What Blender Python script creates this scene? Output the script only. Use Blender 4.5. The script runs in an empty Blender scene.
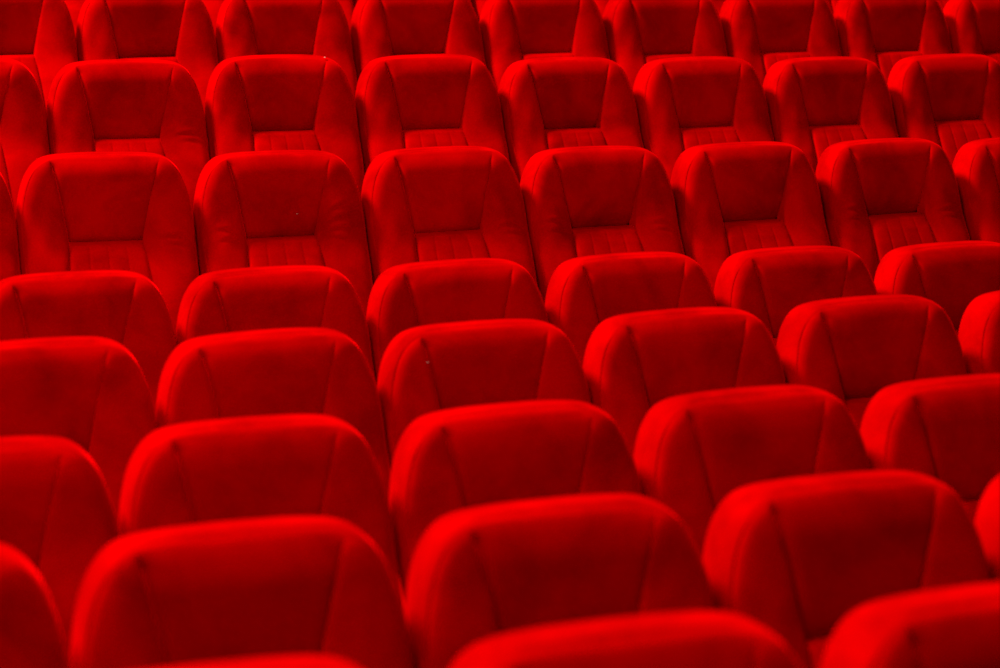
import bpy, bmesh, math
import numpy as np
from mathutils import Matrix, Vector

C = bpy.context.scene.collection
R = math.radians
HT = 0.97            # height of the head panel's top seam above the seat's own floor

# ------------------------------------------------------------------ materials
def new_mat(name):
    m = bpy.data.materials.new(name); m.use_nodes = True
    nt = m.node_tree
    return m, nt, nt.nodes['Principled BSDF']

def velvet(name, col, col2, sheen, sheen_col, mottling=5.0):
    m, nt, p = new_mat(name)
    N, L = nt.nodes.new, nt.links.new
    tc = N('ShaderNodeTexCoord')
    inf = N('ShaderNodeObjectInfo')
    ad = N('ShaderNodeVectorMath'); ad.operation = 'ADD'
    L(tc.outputs['Object'], ad.inputs[0])
    sc = N('ShaderNodeVectorMath'); sc.operation = 'SCALE'; sc.inputs['Scale'].default_value = 37.0
    cmb = N('ShaderNodeCombineXYZ')
    L(inf.outputs['Random'], cmb.inputs[0]); L(inf.outputs['Random'], cmb.inputs[1])
    L(cmb.outputs[0], sc.inputs[0]); L(sc.outputs[0], ad.inputs[1])
    n1 = N('ShaderNodeTexNoise'); n1.inputs['Scale'].default_value = mottling
    n1.inputs['Detail'].default_value = 5; n1.inputs['Roughness'].default_value = .6
    n1.inputs['Distortion'].default_value = .4
    L(ad.outputs[0], n1.inputs['Vector'])
    n2 = N('ShaderNodeTexNoise'); n2.inputs['Scale'].default_value = 420; n2.inputs['Detail'].default_value = 3
    L(ad.outputs[0], n2.inputs['Vector'])
    mx = N('ShaderNodeMath'); mx.operation = 'MULTIPLY_ADD'; mx.inputs[1].default_value = .35
    L(n2.outputs['Fac'], mx.inputs[0]); L(n1.outputs['Fac'], mx.inputs[2])
    rp = N('ShaderNodeValToRGB')
    rp.color_ramp.elements[0].position = .42; rp.color_ramp.elements[0].color = (*col2, 1)
    rp.color_ramp.elements[1].position = .78; rp.color_ramp.elements[1].color = (*col, 1)
    L(mx.outputs[0], rp.inputs['Fac'])
    L(rp.outputs['Color'], p.inputs['Base Color'])
    p.inputs['Roughness'].default_value = .9
    p.inputs['Specular IOR Level'].default_value = 0
    p.inputs['Specular Tint'].default_value = (1, .0, .0, 1)
    p.inputs['Sheen Weight'].default_value = sheen
    p.inputs['Sheen Roughness'].default_value = .36
    p.inputs['Sheen Tint'].default_value = (*sheen_col, 1)
    b = N('ShaderNodeBump'); b.inputs['Strength'].default_value = .25; b.inputs['Distance'].default_value = .002
    L(mx.outputs[0], b.inputs['Height']); L(b.outputs[0], p.inputs['Normal'])
    return m

RED = velvet('red_velvet', (.53, .0, .0003), (.27, .0, .0003), .9, (1.0, .0, .002))

def plain(name, col, rough=.6, spec=.2):
    m, nt, p = new_mat(name)
    n = nt.nodes.new('ShaderNodeTexNoise'); n.inputs['Scale'].default_value = 60
    rp = nt.nodes.new('ShaderNodeValToRGB')
    rp.color_ramp.elements[0].color = (*[c*.8 for c in col], 1); rp.color_ramp.elements[1].color = (*col, 1)
    nt.links.new(n.outputs['Fac'], rp.inputs['Fac']); nt.links.new(rp.outputs['Color'], p.inputs['Base Color'])
    p.inputs['Roughness'].default_value = rough; p.inputs['Specular IOR Level'].default_value = spec
    return m

SHELL = plain('dark_shell', (.05, .006, .006), .5)
METAL = plain('dark_metal', (.03, .02, .02), .45, .4)
CARPET = plain('dark_red_carpet', (.10, .004, .006), .95, .05)
WALLM = plain('dark_red_wall', (.16, .004, .006), .9, .05)
LINT = plain('pale_lint', (.85, .45, .35), .9, .1)

# ------------------------------------------------------------------ mesh helpers
def link_mesh(name, verts, faces, mat, parent=None, smooth=True):
    me = bpy.data.meshes.new(name)
    me.from_pydata([tuple(map(float, v)) for v in verts], [], faces)
    me.materials.append(mat)
    if smooth: me.polygons.foreach_set('use_smooth', [True]*len(me.polygons))
    me.update()
    o = bpy.data.objects.new(name, me); C.objects.link(o)
    if parent is not None: o.parent = parent
    return o

def grid_faces(nv, nu, off=0, flip=False):
    f = []
    for j in range(nv-1):
        for i in range(nu-1):
            a = off+j*nu+i
            q = (a, a+1, a+nu+1, a+nu)
            f.append(q[::-1] if flip else q)
    return f

def catmull(pts, n=24):
    P = np.array(pts, float); P = np.vstack([2*P[0]-P[1], P, 2*P[-1]-P[-2]])
    out = []
    for k in range(1, len(P)-2):
        for t in np.linspace(0, 1, n, endpoint=False):
            a, b, c, d = P[k-1:k+3]
            out.append(.5*((2*b)+(-a+c)*t+(2*a-5*b+4*c-d)*t*t+(-a+3*b-3*c+d)*t**3))
    out.append(P[-2])
    return np.array(out)

def resample(L, n, bias=None):
    d = np.r_[0, np.cumsum(np.hypot(*np.diff(L, axis=0).T))]
    t = np.linspace(0, 1, n) if bias is None else bias
    t = t*d[-1]
    return np.stack([np.interp(t, d, L[:, 0]), np.interp(t, d, L[:, 1])], 1)

# outline of the back seen from the front, right half, x and z (z = 0 at the top seam)
HALF = [(.254, -.56), (.262, -.45), (.268, -.35), (.271, -.22), (.266, -.145), (.253, -.085), (.234, -.040),
        (.206, -.006), (.168, .011), (.10, .018), (0, .020)]
RH = catmull(HALF)
OUT = np.vstack([RH, (RH*[-1, 1])[::-1][1:]])              # bottom right, over the top, to bottom left
OUT = resample(OUT, 420)

def normals2(L):
    t = np.gradient(L, axis=0); t /= np.hypot(t[:, 0], t[:, 1])[:, None]
    return np.stack([-t[:, 1], t[:, 0]], 1)                # points inward for this winding

def inset(L, d): return L+normals2(L)*d

def interp(z, pts):
    P = np.array(pts, float); P = P[np.argsort(P[:, 0])]
    c = catmull(P, 16)
    return np.interp(z, c[:, 0], c[:, 1])

PROF = [(.06, .0), (0, .0), (-.10, -.014), (-.24, -.052), (-.35, -.116), (-.45, -.170), (-.58, -.215)]
def prof(z): return interp(z, PROF)

def dist_out(x, z):
    q = np.stack([x.ravel(), z.ravel()], 1)
    r = np.empty(len(q))
    for k in range(0, len(q), 2000):
        r[k:k+2000] = np.sqrt(((q[k:k+2000, None]-OUT[None])**2).sum(2)).min(1)
    return r.reshape(x.shape)

def edge(x, z, d):
    up = np.clip((z+.13)/.13, 0, 1); up = up*up*(3-2*up)*(1-.8*sm(.14, .215, np.abs(x)))
    r = .048+.085*up; h = .028+.022*up
    e = np.clip(1-d/r, 0, 1)
    return h*(.62*(1-np.sqrt(np.maximum(1-e**4, 0)))+.38*e**3)

def sm(a, b, x):
    t = np.clip((x-a)/(b-a), 0, 1); return t*t*(3-2*t)

FACE = inset(OUT, .006)
TOPX = .168
def face_top(x):
    h = FACE[FACE[:, 1] > -.12]
    o = np.argsort(h[:, 0]); return np.interp(x, h[o, 0], h[o, 1])

ZB = -.2460            # bottom seam of the head panel
def seam_x(z):         # half width of the centre panels
    return interp(z, [(.06, .180), (.01, .172), (-.03, .158), (-.10, .141), (-.17, .127), (ZB, .1145), (-.30, .118), (-.40, .126), (-.56, .135)])

def off(z):             # the centre panels are sewn in slightly off the middle at their lower end
    return .045*np.clip(z, ZB, 0)

def add_skirt(V, F, loop, depth=.06):
    """a border loop pulled straight back, so that neighbouring pads close on each other"""
    n = len(V); m = len(loop)
    for k in loop: V.append(V[k])
    for k in loop: V.append((V[k][0], V[k][1]+depth, V[k][2]))
    for a in range(m):
        b = (a+1) % m
        F.append((n+a, n+m+a, n+m+b, n+b))

def border(nv, nu):
    return ([i for i in range(nu)]+[j*nu+nu-1 for j in range(1, nv)] +
            [(nv-1)*nu+i for i in range(nu-2, -1, -1)]+[j*nu for j in range(nv-2, 0, -1)])

def ypow(w, k=10.0):   # pad falls into its seam: 1 at the border, 0 inside
    return np.exp(-w*k)

# ------- the side bolster (one each side); creases: list of (x, z, length, angle, depth)
def bolster(side, creases=(), parent=None):
    nv, nu = 120, 26
    zt = float(face_top(TOPX))
    zz = np.linspace(-.53, zt, 200)
    inner = np.stack([seam_x(zz)+side*off(zz), zz], 1)
    half = FACE[:len(FACE)//2+1]
    k = np.argmin(np.hypot(half[:, 0]-TOPX, half[:, 1]-zt)+(half[:, 1] < -.05)*9)
    k0 = np.argmin(np.abs(half[:k, 1]+.53))
    outer = half[k0:k+1]
    I = resample(inner, nv); E = resample(outer, nv)
    w = np.linspace(0, 1, nu); w = .5-.5*np.cos(w*math.pi)*(.55)-.5*.45*(1-2*w)
    w[0], w[-1] = 0, 1
    X = I[:, None, 0]*(1-w)+E[:, None, 0]*w
    Z = I[:, None, 1]*(1-w)+E[:, None, 1]*w
    d = dist_out(X, Z)
    width = np.hypot(E[:, 0]-I[:, 0], E[:, 1]-I[:, 1])[:, None]
    di = w[None]*width; do = (1-w[None])*width
    Y = prof(Z)+edge(X, Z, d)
    low = sm(-.02, -.22, Z)
    Y -= (.002+.010*low)*np.sin(np.clip(w, 0, 1)*math.pi)[None]*sm(0, .05, width)
    Y += (.022 if side < 0 else .004)*ypow(di, 190)*sm(0, .012, width)*sm(0, .03, zt-Z)+.0022*ypow(do, 500)*sm(.01, -.06, Z)
    Y += .0012*np.sin(X*60+Z*31)*low
    for (cx, cz, ln, ang, dp) in creases:
        ca, sa = math.cos(ang), math.sin(ang)
        u = (X-cx)*ca+(Z-cz)*sa; v = -(X-cx)*sa+(Z-cz)*ca+.18*u*u/ln*1.5
        Y += .85*dp*np.exp(-(u/ln)**2*2)*(np.exp(-(v/.0055)**2)-.6*np.exp(-((v-.012)/.009)**2))
    V = [(side*x, y, HT+z) for x, y, z in zip(X.ravel(), Y.ravel(), Z.ravel())]
    F = grid_faces(nv, nu, flip=(side < 0))
    add_skirt(V, F, border(nv, nu) if side > 0 else border(nv, nu)[::-1])
    return link_mesh('side_bolster', V, F, RED, parent)

# ------- the head panel; dent = how far its lower end sinks behind the pad under it
def head_panel(dent=.022, belly=.006, parent=None):
    nv, nu = 70, 60
    v = 1-(1-np.linspace(0, 1, nv)[:, None])**1.5; u = np.linspace(-1, 1, nu)[None]
    u = np.sign(u)*(1-(1-np.abs(u))**1.25)
    X = u*TOPX+v*0; 
    for _ in range(6):
        Z = ZB+v*(face_top(X)-ZB); X = u*seam_x(Z)*(1-.0*v)
    X = np.where(v == 1, u*TOPX, X); Z = ZB+v*(face_top(X)-ZB)
    X = X+off(Z)
    d = dist_out(X, Z)
    t = np.clip(Z/ZB, 0, 1)
    base = t*prof(np.array([ZB]))[0]+dent*(.45*t+.55*t**4)
    Y = base+belly*np.sin(t*math.pi)+edge(X, Z, d)
    sx = (1-np.abs(u))*seam_x(Z)
    Y += np.where(u < 0, .020, .004)*ypow(sx, 150)*sm(0, .03, face_top(X)-Z)+.004*ypow(Z-ZB, 150)
    Y += .006*t*(1-u*u)*.6*np.sin(t*math.pi)
    V = [(x, y, HT+z) for x, y, z in zip(X.ravel(), Y.ravel(), Z.ravel())]
    F = grid_faces(nv, nu)
    add_skirt(V, F, border(nv, nu))
    return link_mesh('head_panel', V, F, RED, parent)

def lumbar_panel(parent=None):
    nv, nu = 60, 73
    v = np.linspace(0, 1, nv)[:, None]; u = np.linspace(-1, 1, nu)[None]
    Z = ZB-.001+(v**1.5)*(-.53-ZB)*1.0+0*u
    X = u*seam_x(Z)+off(Z)
    Y = prof(Z)-.008*sm(0, .05, ZB-Z)
    Y += .016*np.maximum(0, 1-(ZB-Z)/.016)**2
    sx = (1-np.abs(u))*seam_x(Z)
    Y += .007*ypow(sx, 170)
    for g in (-.5, 0, .5):
        Y += .0018*np.exp(-((u-g)*.12/.0028)**2)*sm(.0, .02, ZB-Z)
    Y -= .0014*np.abs(np.sin(u*2*math.pi))*sm(0, .03, ZB-Z)
    V = [(x, y, HT+z) for x, y, z in zip(X.ravel(), Y.ravel(), Z.ravel())]
    F = grid_faces(nv, nu, flip=True)
    add_skirt(V, F, border(nv, nu)[::-1])
    return link_mesh('lumbar_panel', V, F, RED, parent)

def edge_band(parent=None):
    """the upholstered band that runs up one side, over the top and down the other"""
    k = OUT[:, 1] > -.53
    L = resample(OUT[k], 190); nrm = normals2(L)
    pr = [(.0061, 0), (.0050, 0), (.0035, 0), (.0015, 0), (.0002, 0), (-.0030, .050), (-.0045, .07), (-.0045, .095),
          (-.003, .118), (.001, .134), (.008, .147), (.018, .155), (.030, .158), (.045, .158)]
    V = []
    for d, y in pr:
        q = L+nrm*d
        if y == 0: yy = prof(q[:, 1])+edge(q[:, 0], q[:, 1], np.full(len(q), d))+(.002*sm(.0, -.05, q[:, 1]) if d > .005 else 0)
        else: yy = prof(L[:, 1])+y
        V += [(a, b, HT+c) for a, b, c in zip(q[:, 0], yy, q[:, 1])]
    F = grid_faces(len(pr), len(L))
    return link_mesh('edge_band', V, F, RED, parent)

def back_shell(parent=None):
    k = OUT[:, 1] > -.55
    L = resample(OUT[k], 90); nrm = normals2(L)
    rings = [(.030, .130), (.030, .162), (.038, .170), (.06, .174), (.11, .176)]
    V = []; n = len(L)
    for d, y in rings:
        q = L+nrm*d
        V += [(a, b, HT+c) for a, b, c in zip(q[:, 0], prof(L[:, 1])+y, q[:, 1])]
    F = grid_faces(len(rings), n)
    last = (len(rings)-1)*n
    for i in range(n//2-1):                                # close the middle across
        F.append((last+i, last+i+1, last+n-2-i, last+n-1-i))
    return link_mesh('back_shell', V, F, SHELL, parent)

def rounded_box(name, x0, x1, y0, y1, z0, z1, r, mat, parent, seg=4, crown=0.0):
    bm = bmesh.new()
    bmesh.ops.create_cube(bm, size=1)
    for v in bm.verts:
        v.co = ((x0+x1)/2+v.co.x*(x1-x0), (y0+y1)/2+v.co.y*(y1-y0), (z0+z1)/2+v.co.z*(z1-z0))
    bmesh.ops.bevel(bm, geom=bm.edges[:], offset=r, segments=seg, profile=.5, affect='EDGES', clamp_overlap=True)
    if crown:
        bmesh.ops.subdivide_edges(bm, edges=bm.edges[:], cuts=2, use_grid_fill=True)
        for v in bm.verts:
            if v.co.z > z1-r*.5:
                a = (v.co.x-(x0+x1)/2)/(x1-x0)*2; b = (v.co.y-(y0+y1)/2)/(y1-y0)*2
                v.co.z += crown*max(0, 1-a*a)*max(0, 1-b*b)
    me = bpy.data.meshes.new(name); bm.to_mesh(me); bm.free()
    me.materials.append(mat); me.polygons.foreach_set('use_smooth', [True]*len(me.polygons))
    o = bpy.data.objects.new(name, me); C.objects.link(o); o.parent = parent
    return o

def make_seat(name='cinema_seat', dent=.022, belly=.004, left_creases=(), right_creases=()):
    t = bpy.data.objects.new(name, None); t.empty_display_size = .2; C.objects.link(t)
    bolster(-1, left_creases, t); bolster(1, right_creases, t)
    head_panel(dent, belly, t); lumbar_panel(t); edge_band(t); back_shell(t)
    rounded_box('seat_cushion', -.25, .25, -.62, -.135, .33, .425, .035, RED, t, 5, .012)
    rounded_box('armrest', -.289, -.256, -.52, -.12, .425, .455, .012, METAL, t, 3)
    rounded_box('side_standard', -.284, -.262, -.42, -.14, 0.028, .43, .006, METAL, t, 2)
    rounded_box('foot_plate', -.286, -.258, -.46, -.04, 0, .03, .004, METAL, t, 2)
    rounded_box('cushion_pan', -.268, .24, -.50, -.16, .30, .345, .01, METAL, t, 2)
    return t

def copy_seat(src):
    r = src.copy(); C.objects.link(r)
    for ch in list(src.children):
        c = ch.copy(); C.objects.link(c); c.parent = r
    return r

# row, place in row, x, y, turn in degrees; then how the back sits: shift, lift, lean in degrees, size
SEATS = [
    (0, 1, -0.3732, 0.0003, -0.1, 0.0162, -0.04, -1.2, 1.0),
    (0, 2, 0.1868, 0.0001, 0.05, 0.0128, -0.03, -1.2, 1.0),
    (0, 3, 0.7468, 0.0013, 0.2, 0.018, -0.03, -1.2, 1.0),
    (1, 0, -0.6897, 0.8891, -0.18, 0.0047, -0.016, -1.09, 0.994),
    (1, 1, -0.1297, 0.888, -0.03, 0.0037, -0.017, -1.06, 1.013),
    (1, 2, 0.4303, 0.8884, 0.11, 0.0052, -0.0172, -1.45, 0.993),
    (1, 3, 0.9903, 0.8902, 0.26, 0.0017, -0.0105, -0.96, 0.985),
    (1, 4, 1.5503, 0.8935, 0.41, 0.0038, -0.0137, -1.14, 0.996),
    (2, 0, -0.4629, 1.7765, -0.12, 0.0, -0.0308, -1.31, 1.0),
    (2, 1, 0.0971, 1.776, 0.03, 0.0007, -0.018, -0.96, 1.015),
    (2, 2, 0.6571, 1.777, 0.17, 0.0095, -0.0192, -1.57, 1.002),
    (2, 3, 1.2171, 1.7794, 0.32, 0.0095, -0.0157, -1.75, 0.997),
    (2, 4, 1.7771, 1.7833, 0.47, 0.0128, -0.0172, -1.28, 0.994),
    (3, 0, -0.2356, 2.6641, -0.06, 0.0055, -0.0174, -1.46, 1.002),
    (3, 1, 0.3244, 2.6643, 0.09, 0.0062, -0.0211, -1.91, 1.013),
    (3, 2, 0.8844, 2.6658, 0.23, 0.008, -0.0216, -1.37, 1.006),
    (3, 3, 1.4444, 2.6688, 0.38, 0.0081, -0.0134, -1.56, 1.005),
    (3, 4, 2.0044, 2.6733, 0.53, 0.0032, -0.0008, -1.69, 0.971),
    (3, 5, 2.5643, 2.6792, 0.68, 0.015, 0.0041, -1.69, 0.991),
    (4, 0, -0.0137, 3.552, -0.0, 0.0021, -0.0123, -0.96, 1.005),
    (4, 1, 0.5463, 3.5527, 0.15, 0.0033, -0.0181, -1.43, 1.012),
    (4, 2, 1.1063, 3.5548, 0.29, 0.0035, -0.0161, -1.65, 0.999),
    (4, 3, 1.6663, 3.5584, 0.44, 0.0045, -0.0137, -1.42, 0.991),
    (4, 4, 2.2263, 3.5635, 0.59, 0.0063, -0.0122, -1.16, 0.984),
    (4, 5, 2.7862, 3.57, 0.74, 0.0124, -0.0156, -1.8, 0.996),
    (5, -1, -0.3435, 4.4403, -0.09, -0.0027, 0.0017, -1.26, 1.001),
    (5, 0, 0.2165, 4.4401, 0.06, -0.0015, 0.0045, -0.16, 1.016),
    (5, 1, 0.7765, 4.4414, 0.21, 0.004, -0.0006, -0.83, 1.014),
    (5, 2, 1.3365, 4.4442, 0.36, 0.0076, 0.0025, -1.52, 1.012),
    (5, 3, 1.8965, 4.4484, 0.51, 0.0078, -0.0044, -1.16, 1.001),
    (5, 4, 2.4565, 4.4541, 0.66, 0.0138, 0.0009, -1.38, 1.001),
    (5, 5, 3.0164, 4.4612, 0.8, 0.0194, 0.005, -1.73, 0.986),
    (5, 6, 3.5763, 4.4698, 0.95, 0.0229, 0.0042, -2.06, 0.979),
    (6, -1, -0.1223, 5.3281, -0.03, -0.0083, 0.0066, -1.21, 1.001),
    (6, 0, 0.4377, 5.3285, 0.12, -0.0054, -0.0012, -0.72, 1.022),
    (6, 1, 0.9977, 5.3303, 0.27, 0.0033, 0.0148, -0.85, 1.008),
    (6, 2, 1.5577, 5.3337, 0.42, 0.0097, 0.0141, -1.19, 1.01),
    (6, 3, 2.1177, 5.3385, 0.57, 0.0103, 0.0033, -1.3, 0.992),
    (6, 4, 2.6777, 5.3448, 0.72, 0.0106, 0.0031, -1.48, 0.997),
    (6, 5, 3.2376, 5.3525, 0.87, 0.0124, 0.0012, -1.28, 0.992),
    (6, 6, 3.7975, 5.3617, 1.02, 0.0184, 0.0112, -1.67, 0.985),
    (7, 0, 0.1016, 6.216, 0.03, 0.0051, 0.0039, -1.3, 1.0),
    (7, 1, 0.6616, 6.217, 0.18, 0.0016, -0.0062, -1.3, 1.0),
    (7, 2, 1.2216, 6.2195, 0.33, 0.0025, -0.0012, -1.3, 1.0),
    (7, 3, 1.7816, 6.2235, 0.48, 0.0085, 0.0035, -1.3, 1.0),
    (7, 4, 2.3415, 6.2289, 0.63, 0.0097, 0.0065, -1.3, 1.0),
    (7, 5, 2.9015, 6.2358, 0.78, 0.0062, 0.0002, -1.3, 1.0),
    (7, 6, 3.4614, 6.2441, 0.93, 0.0028, 0.008, -1.3, 1.0),
    (7, 7, 4.0213, 6.254, 1.08, 0.0075, 0.0103, -1.3, 1.0),
    (7, 8, 4.5812, 6.2653, 1.23, 0.006, 0.003, -1.3, 1.0),
    (8, 0, 0.33, 7.105, 0.0, 0.008, 0.003, -1.2, 1.0),
    (8, 1, 0.89, 7.105, 0.15, 0.008, 0.003, -1.2, 1.0),
    (8, 2, 1.45, 7.106, 0.3, 0.008, 0.003, -1.2, 1.0),
    (8, 3, 2.01, 7.11, 0.45, 0.008, 0.003, -1.2, 1.0),
    (8, 4, 2.57, 7.117, 0.6, 0.008, 0.003, -1.2, 1.0),
    (8, 5, 3.13, 7.127, 0.75, 0.008, 0.003, -1.2, 1.0),
    (8, 6, 3.69, 7.139, 0.9, 0.008, 0.003, -1.2, 1.0),
    (8, 7, 4.25, 7.153, 1.05, 0.008, 0.003, -1.2, 1.0),
    (8, 8, 4.81, 7.171, 1.2, 0.008, 0.003, -1.2, 1.0),
    (8, 9, 5.37, 7.191, 1.35, 0.008, 0.003, -1.2, 1.0),
]

BACK_PARTS = ('side_bolster', 'head_panel', 'lumbar_panel', 'edge_band', 'back_shell')
ROWZ = {0: 1.0435, 1: .9829, 2: .9841, 3: 1.0316, 4: 1.0762, 5: 1.3323, 6: 1.6064, 7: 1.8685, 8: 2.1285}

# creases in the fabric of the side pads, x and z measured from the middle of the top seam
CR_A = ((.190, -.150, .050, .25, .0040), (.200, -.185, .055, .12, .0050), (.205, -.222, .060, -.05, .0042), (.175, -.255, .04, -.35, .003))
CR_B = ((.205, -.235, .055, -.10, .0035), (.215, -.262, .045, -.25, .0028))
CR_C = ((.190, -.215, .040, .20, .0032), (.185, -.245, .045, .05, .0030))
KINDS = {
    'plain': make_seat(dent=.040, belly=.003),
    'soft': make_seat(dent=.026, belly=.001, right_creases=CR_B),
    'deep': make_seat(dent=.062, belly=.005),
    'creased': make_seat(dent=.044, belly=.005, left_creases=CR_C, right_creases=CR_A),
    'deep_creased': make_seat(dent=.066, belly=.005, left_creases=CR_C, right_creases=CR_B),
}
USE = {(5, 0): 'soft', (5, 1): 'creased', (5, 2): 'soft', (5, 3): 'deep_creased', (5, 4): 'deep', (5, 5): 'deep_creased', (5, -1): 'creased',
       (6, 2): 'plain', (6, 3): 'deep', (6, 0): 'soft', (7, 0): 'deep', (7, 1): 'deep', (7, 3): 'deep', (3, 4): 'deep'}
ROWNAME = {0: 'nearest row', 1: 'second row from the front', 2: 'third row from the front', 3: 'fourth row from the front',
           4: 'fifth row from the front', 5: 'sixth row from the front', 6: 'third row from the back',
           7: 'second row from the back', 8: 'last row at the top'}
ORD = ['first', 'second', 'third', 'fourth', 'fifth', 'sixth', 'seventh', 'eighth', 'ninth', 'tenth']
LOOK = {(5, 1): 'creased ', (5, 3): 'dark-panelled ', (5, 4): 'dark-panelled ', (5, 5): 'dark-panelled '}
used = set()
count = {}
for s in SEATS: count[s[0]] = count.get(s[0], 0)+1
seen = {}
for (row, i, x, y, deg, dx, dz, roll, wide) in SEATS:
    kind = USE.get((row, i), 'plain')
    if kind in used: o = copy_seat(KINDS[kind])
    else: o = KINDS[kind]; used.add(kind)
    low = dx-.42*math.sin(R(roll))                         # the frame stands under the lower end of the back
    o.location = (x+low*math.cos(R(deg)), y+low*math.sin(R(deg)), ROWZ[row]-HT); o.rotation_euler = (0, 0, R(deg))
    pivot = Vector((0, 0, HT))
    lean = Matrix.Translation(pivot+Vector((dx-low, 0, dz))) @ Matrix.Rotation(R(roll), 4, 'Y') @ Matrix.Diagonal((wide, 1, wide, 1)) @ Matrix.Translation(-pivot)
    for c in o.children:                                   # each back sits a little differently on its frame
        if c.name.split('.')[0] in BACK_PARTS: c.matrix_local = lean
    k = seen.get(row, 0); seen[row] = k+1
    n = count[row]
    w = 'leftmost' if k == 0 else 'rightmost' if k == n-1 else ORD[k]+' from the left'
    o['label'] = '%sred velvet cinema seat, %s in the %s' % (LOOK.get((row, i), ''), w, ROWNAME[row])
    o['category'] = 'seat'
    o['group'] = 'red velvet seats in the '+ROWNAME[row]
    SEATOBJ = globals().setdefault('SEATOBJ', {}); SEATOBJ[(row, i)] = (o, lean)

# specks of pale lint caught in the pile
def lint(key, x, z, s=.0025):
    seat, lean = SEATOBJ[key]
    y, best = 0, 9
    for c in seat.children:
        if c.name.split('.')[0] in ('side_bolster', 'head_panel'):
            for v in c.data.vertices:
                d = abs(v.co.x-x)+abs(v.co.z-HT-z)+.2*v.co.y
                if d < best: best, y = d, v.co.y
    bm = bmesh.new(); bmesh.ops.create_icosphere(bm, subdivisions=2, radius=s)
    for v in bm.verts: v.co.x *= 1.5; v.co.z *= .7; v.co += v.co*.25*math.sin(v.co.x*2500+v.co.z*1700)
    me = bpy.data.meshes.new('lint_speck'); bm.to_mesh(me); bm.free(); me.materials.append(LINT)
    o = bpy.data.objects.new('lint_speck', me); C.objects.link(o); o.parent = seat
    o.matrix_local = lean @ Matrix.Translation((x, y-.0005, HT+z))
    o['label'] = 'tiny pale speck of lint'
lint((5, 1), .045, -.175, .0022)
lint((3, 2), -.163, -.055, .0020)
lint((6, 1), .165, .012, .0026)

# ------------------------------------------------------------------ the setting
YB = {r: .888*r for r in range(9)}
edges_y = [-1.6]+[YB[r]-.62 for r in range(1, 9)]+[9.2]
zs = [ROWZ[r]-HT for r in range(9)]
V = []; F = []
X0, X1 = -3.5, 8.0
prof_pts = []
for r in range(9):
    prof_pts += [(edges_y[r], zs[r]), (edges_y[r+1], zs[r])]
for yy, z in prof_pts: V += [(X0, yy, z), (X1, yy, z)]
for k in range(len(prof_pts)-1):
    a = 2*k; F.append((a, a+1, a+3, a+2))
n = len(V)                                                  # underside
V += [(X0, -1.6, -.25), (X1, -1.6, -.25), (X0, 9.2, -.25), (X1, 9.2, -.25)]
F += [(n, n+2, n+3, n+1), (n, n+1, 1, 0), (n+2, n-2, n-1, n+3)]
fl = link_mesh('floor', V, F, CARPET, None, smooth=False)
fl['kind'] = 'structure'; fl['label'] = 'dark red carpeted floor rising in steps under the seats'
wl = rounded_box('wall_back', X0, X1, 9.2, 9.4, -.25, 6.0, .01, WALLM, None, 1)
wl['kind'] = 'structure'

# ------------------------------------------------------------------ light
def area(name, loc, target, size, power, col=(1, .9, .85), spread=180):
    l = bpy.data.lights.new(name, 'AREA'); l.shape = 'DISK'; l.size = size; l.energy = power; l.color = col; l.spread = R(spread)
    o = bpy.data.objects.new(name, l); C.objects.link(o); o.location = loc
    from mathutils import Vector
    o.rotation_euler = (Vector(target)-Vector(loc)).to_track_quat('-Z', 'Y').to_euler()
    return o
area('ceiling_lamp', (-4.2, 7.3, 9.8), (1.4, 3.4, .9), 2.0, 2500, (1, .8, .75))
area('front_fill_light', (-1.6, .1, 6.0), (.6, 1.4, .9), 1.4, 245, (1, .8, .75))  # added fill light that lifts the front rows, not a fixture of the hall
area('right_rim_light', (6.5, 8.6, 5.6), (1.8, 3.6, 1.2), 1.6, 260, (1, .8, .75))  # added back light, put here to brighten the right-hand rims of the backs
w = bpy.data.worlds.new('world'); bpy.context.scene.world = w; w.use_nodes = True
w.node_tree.nodes['Background'].inputs[0].default_value = (.9, .5, .5, 1)
w.node_tree.nodes['Background'].inputs[1].default_value = .04

# ------------------------------------------------------------------ camera
from mathutils import Matrix
PSI, TH, RO = R(19.0919), R(8.7104), R(.373)
cam = bpy.data.cameras.new('camera'); co = bpy.data.objects.new('camera', cam); C.objects.link(co)
co.matrix_world = (Matrix.Translation((-.86305, -2.49348, 1.85)) @ Matrix.Rotation(-PSI, 4, 'Z') @
                   Matrix.Rotation(math.pi/2-TH, 4, 'X') @ Matrix.Rotation(RO, 4, 'Z'))
cam.sensor_width = 36; cam.lens = 2182.24/1000*36
cam.dof.use_dof = True; cam.dof.focus_distance = 7.6; cam.dof.aperture_fstop = 2.9
bpy.context.scene.camera = co
vs = bpy.context.scene.view_settings
vs.view_transform = 'Standard'; vs.look = 'None'; vs.gamma = 1; vs.use_curve_mapping = False
vs.exposure = 0
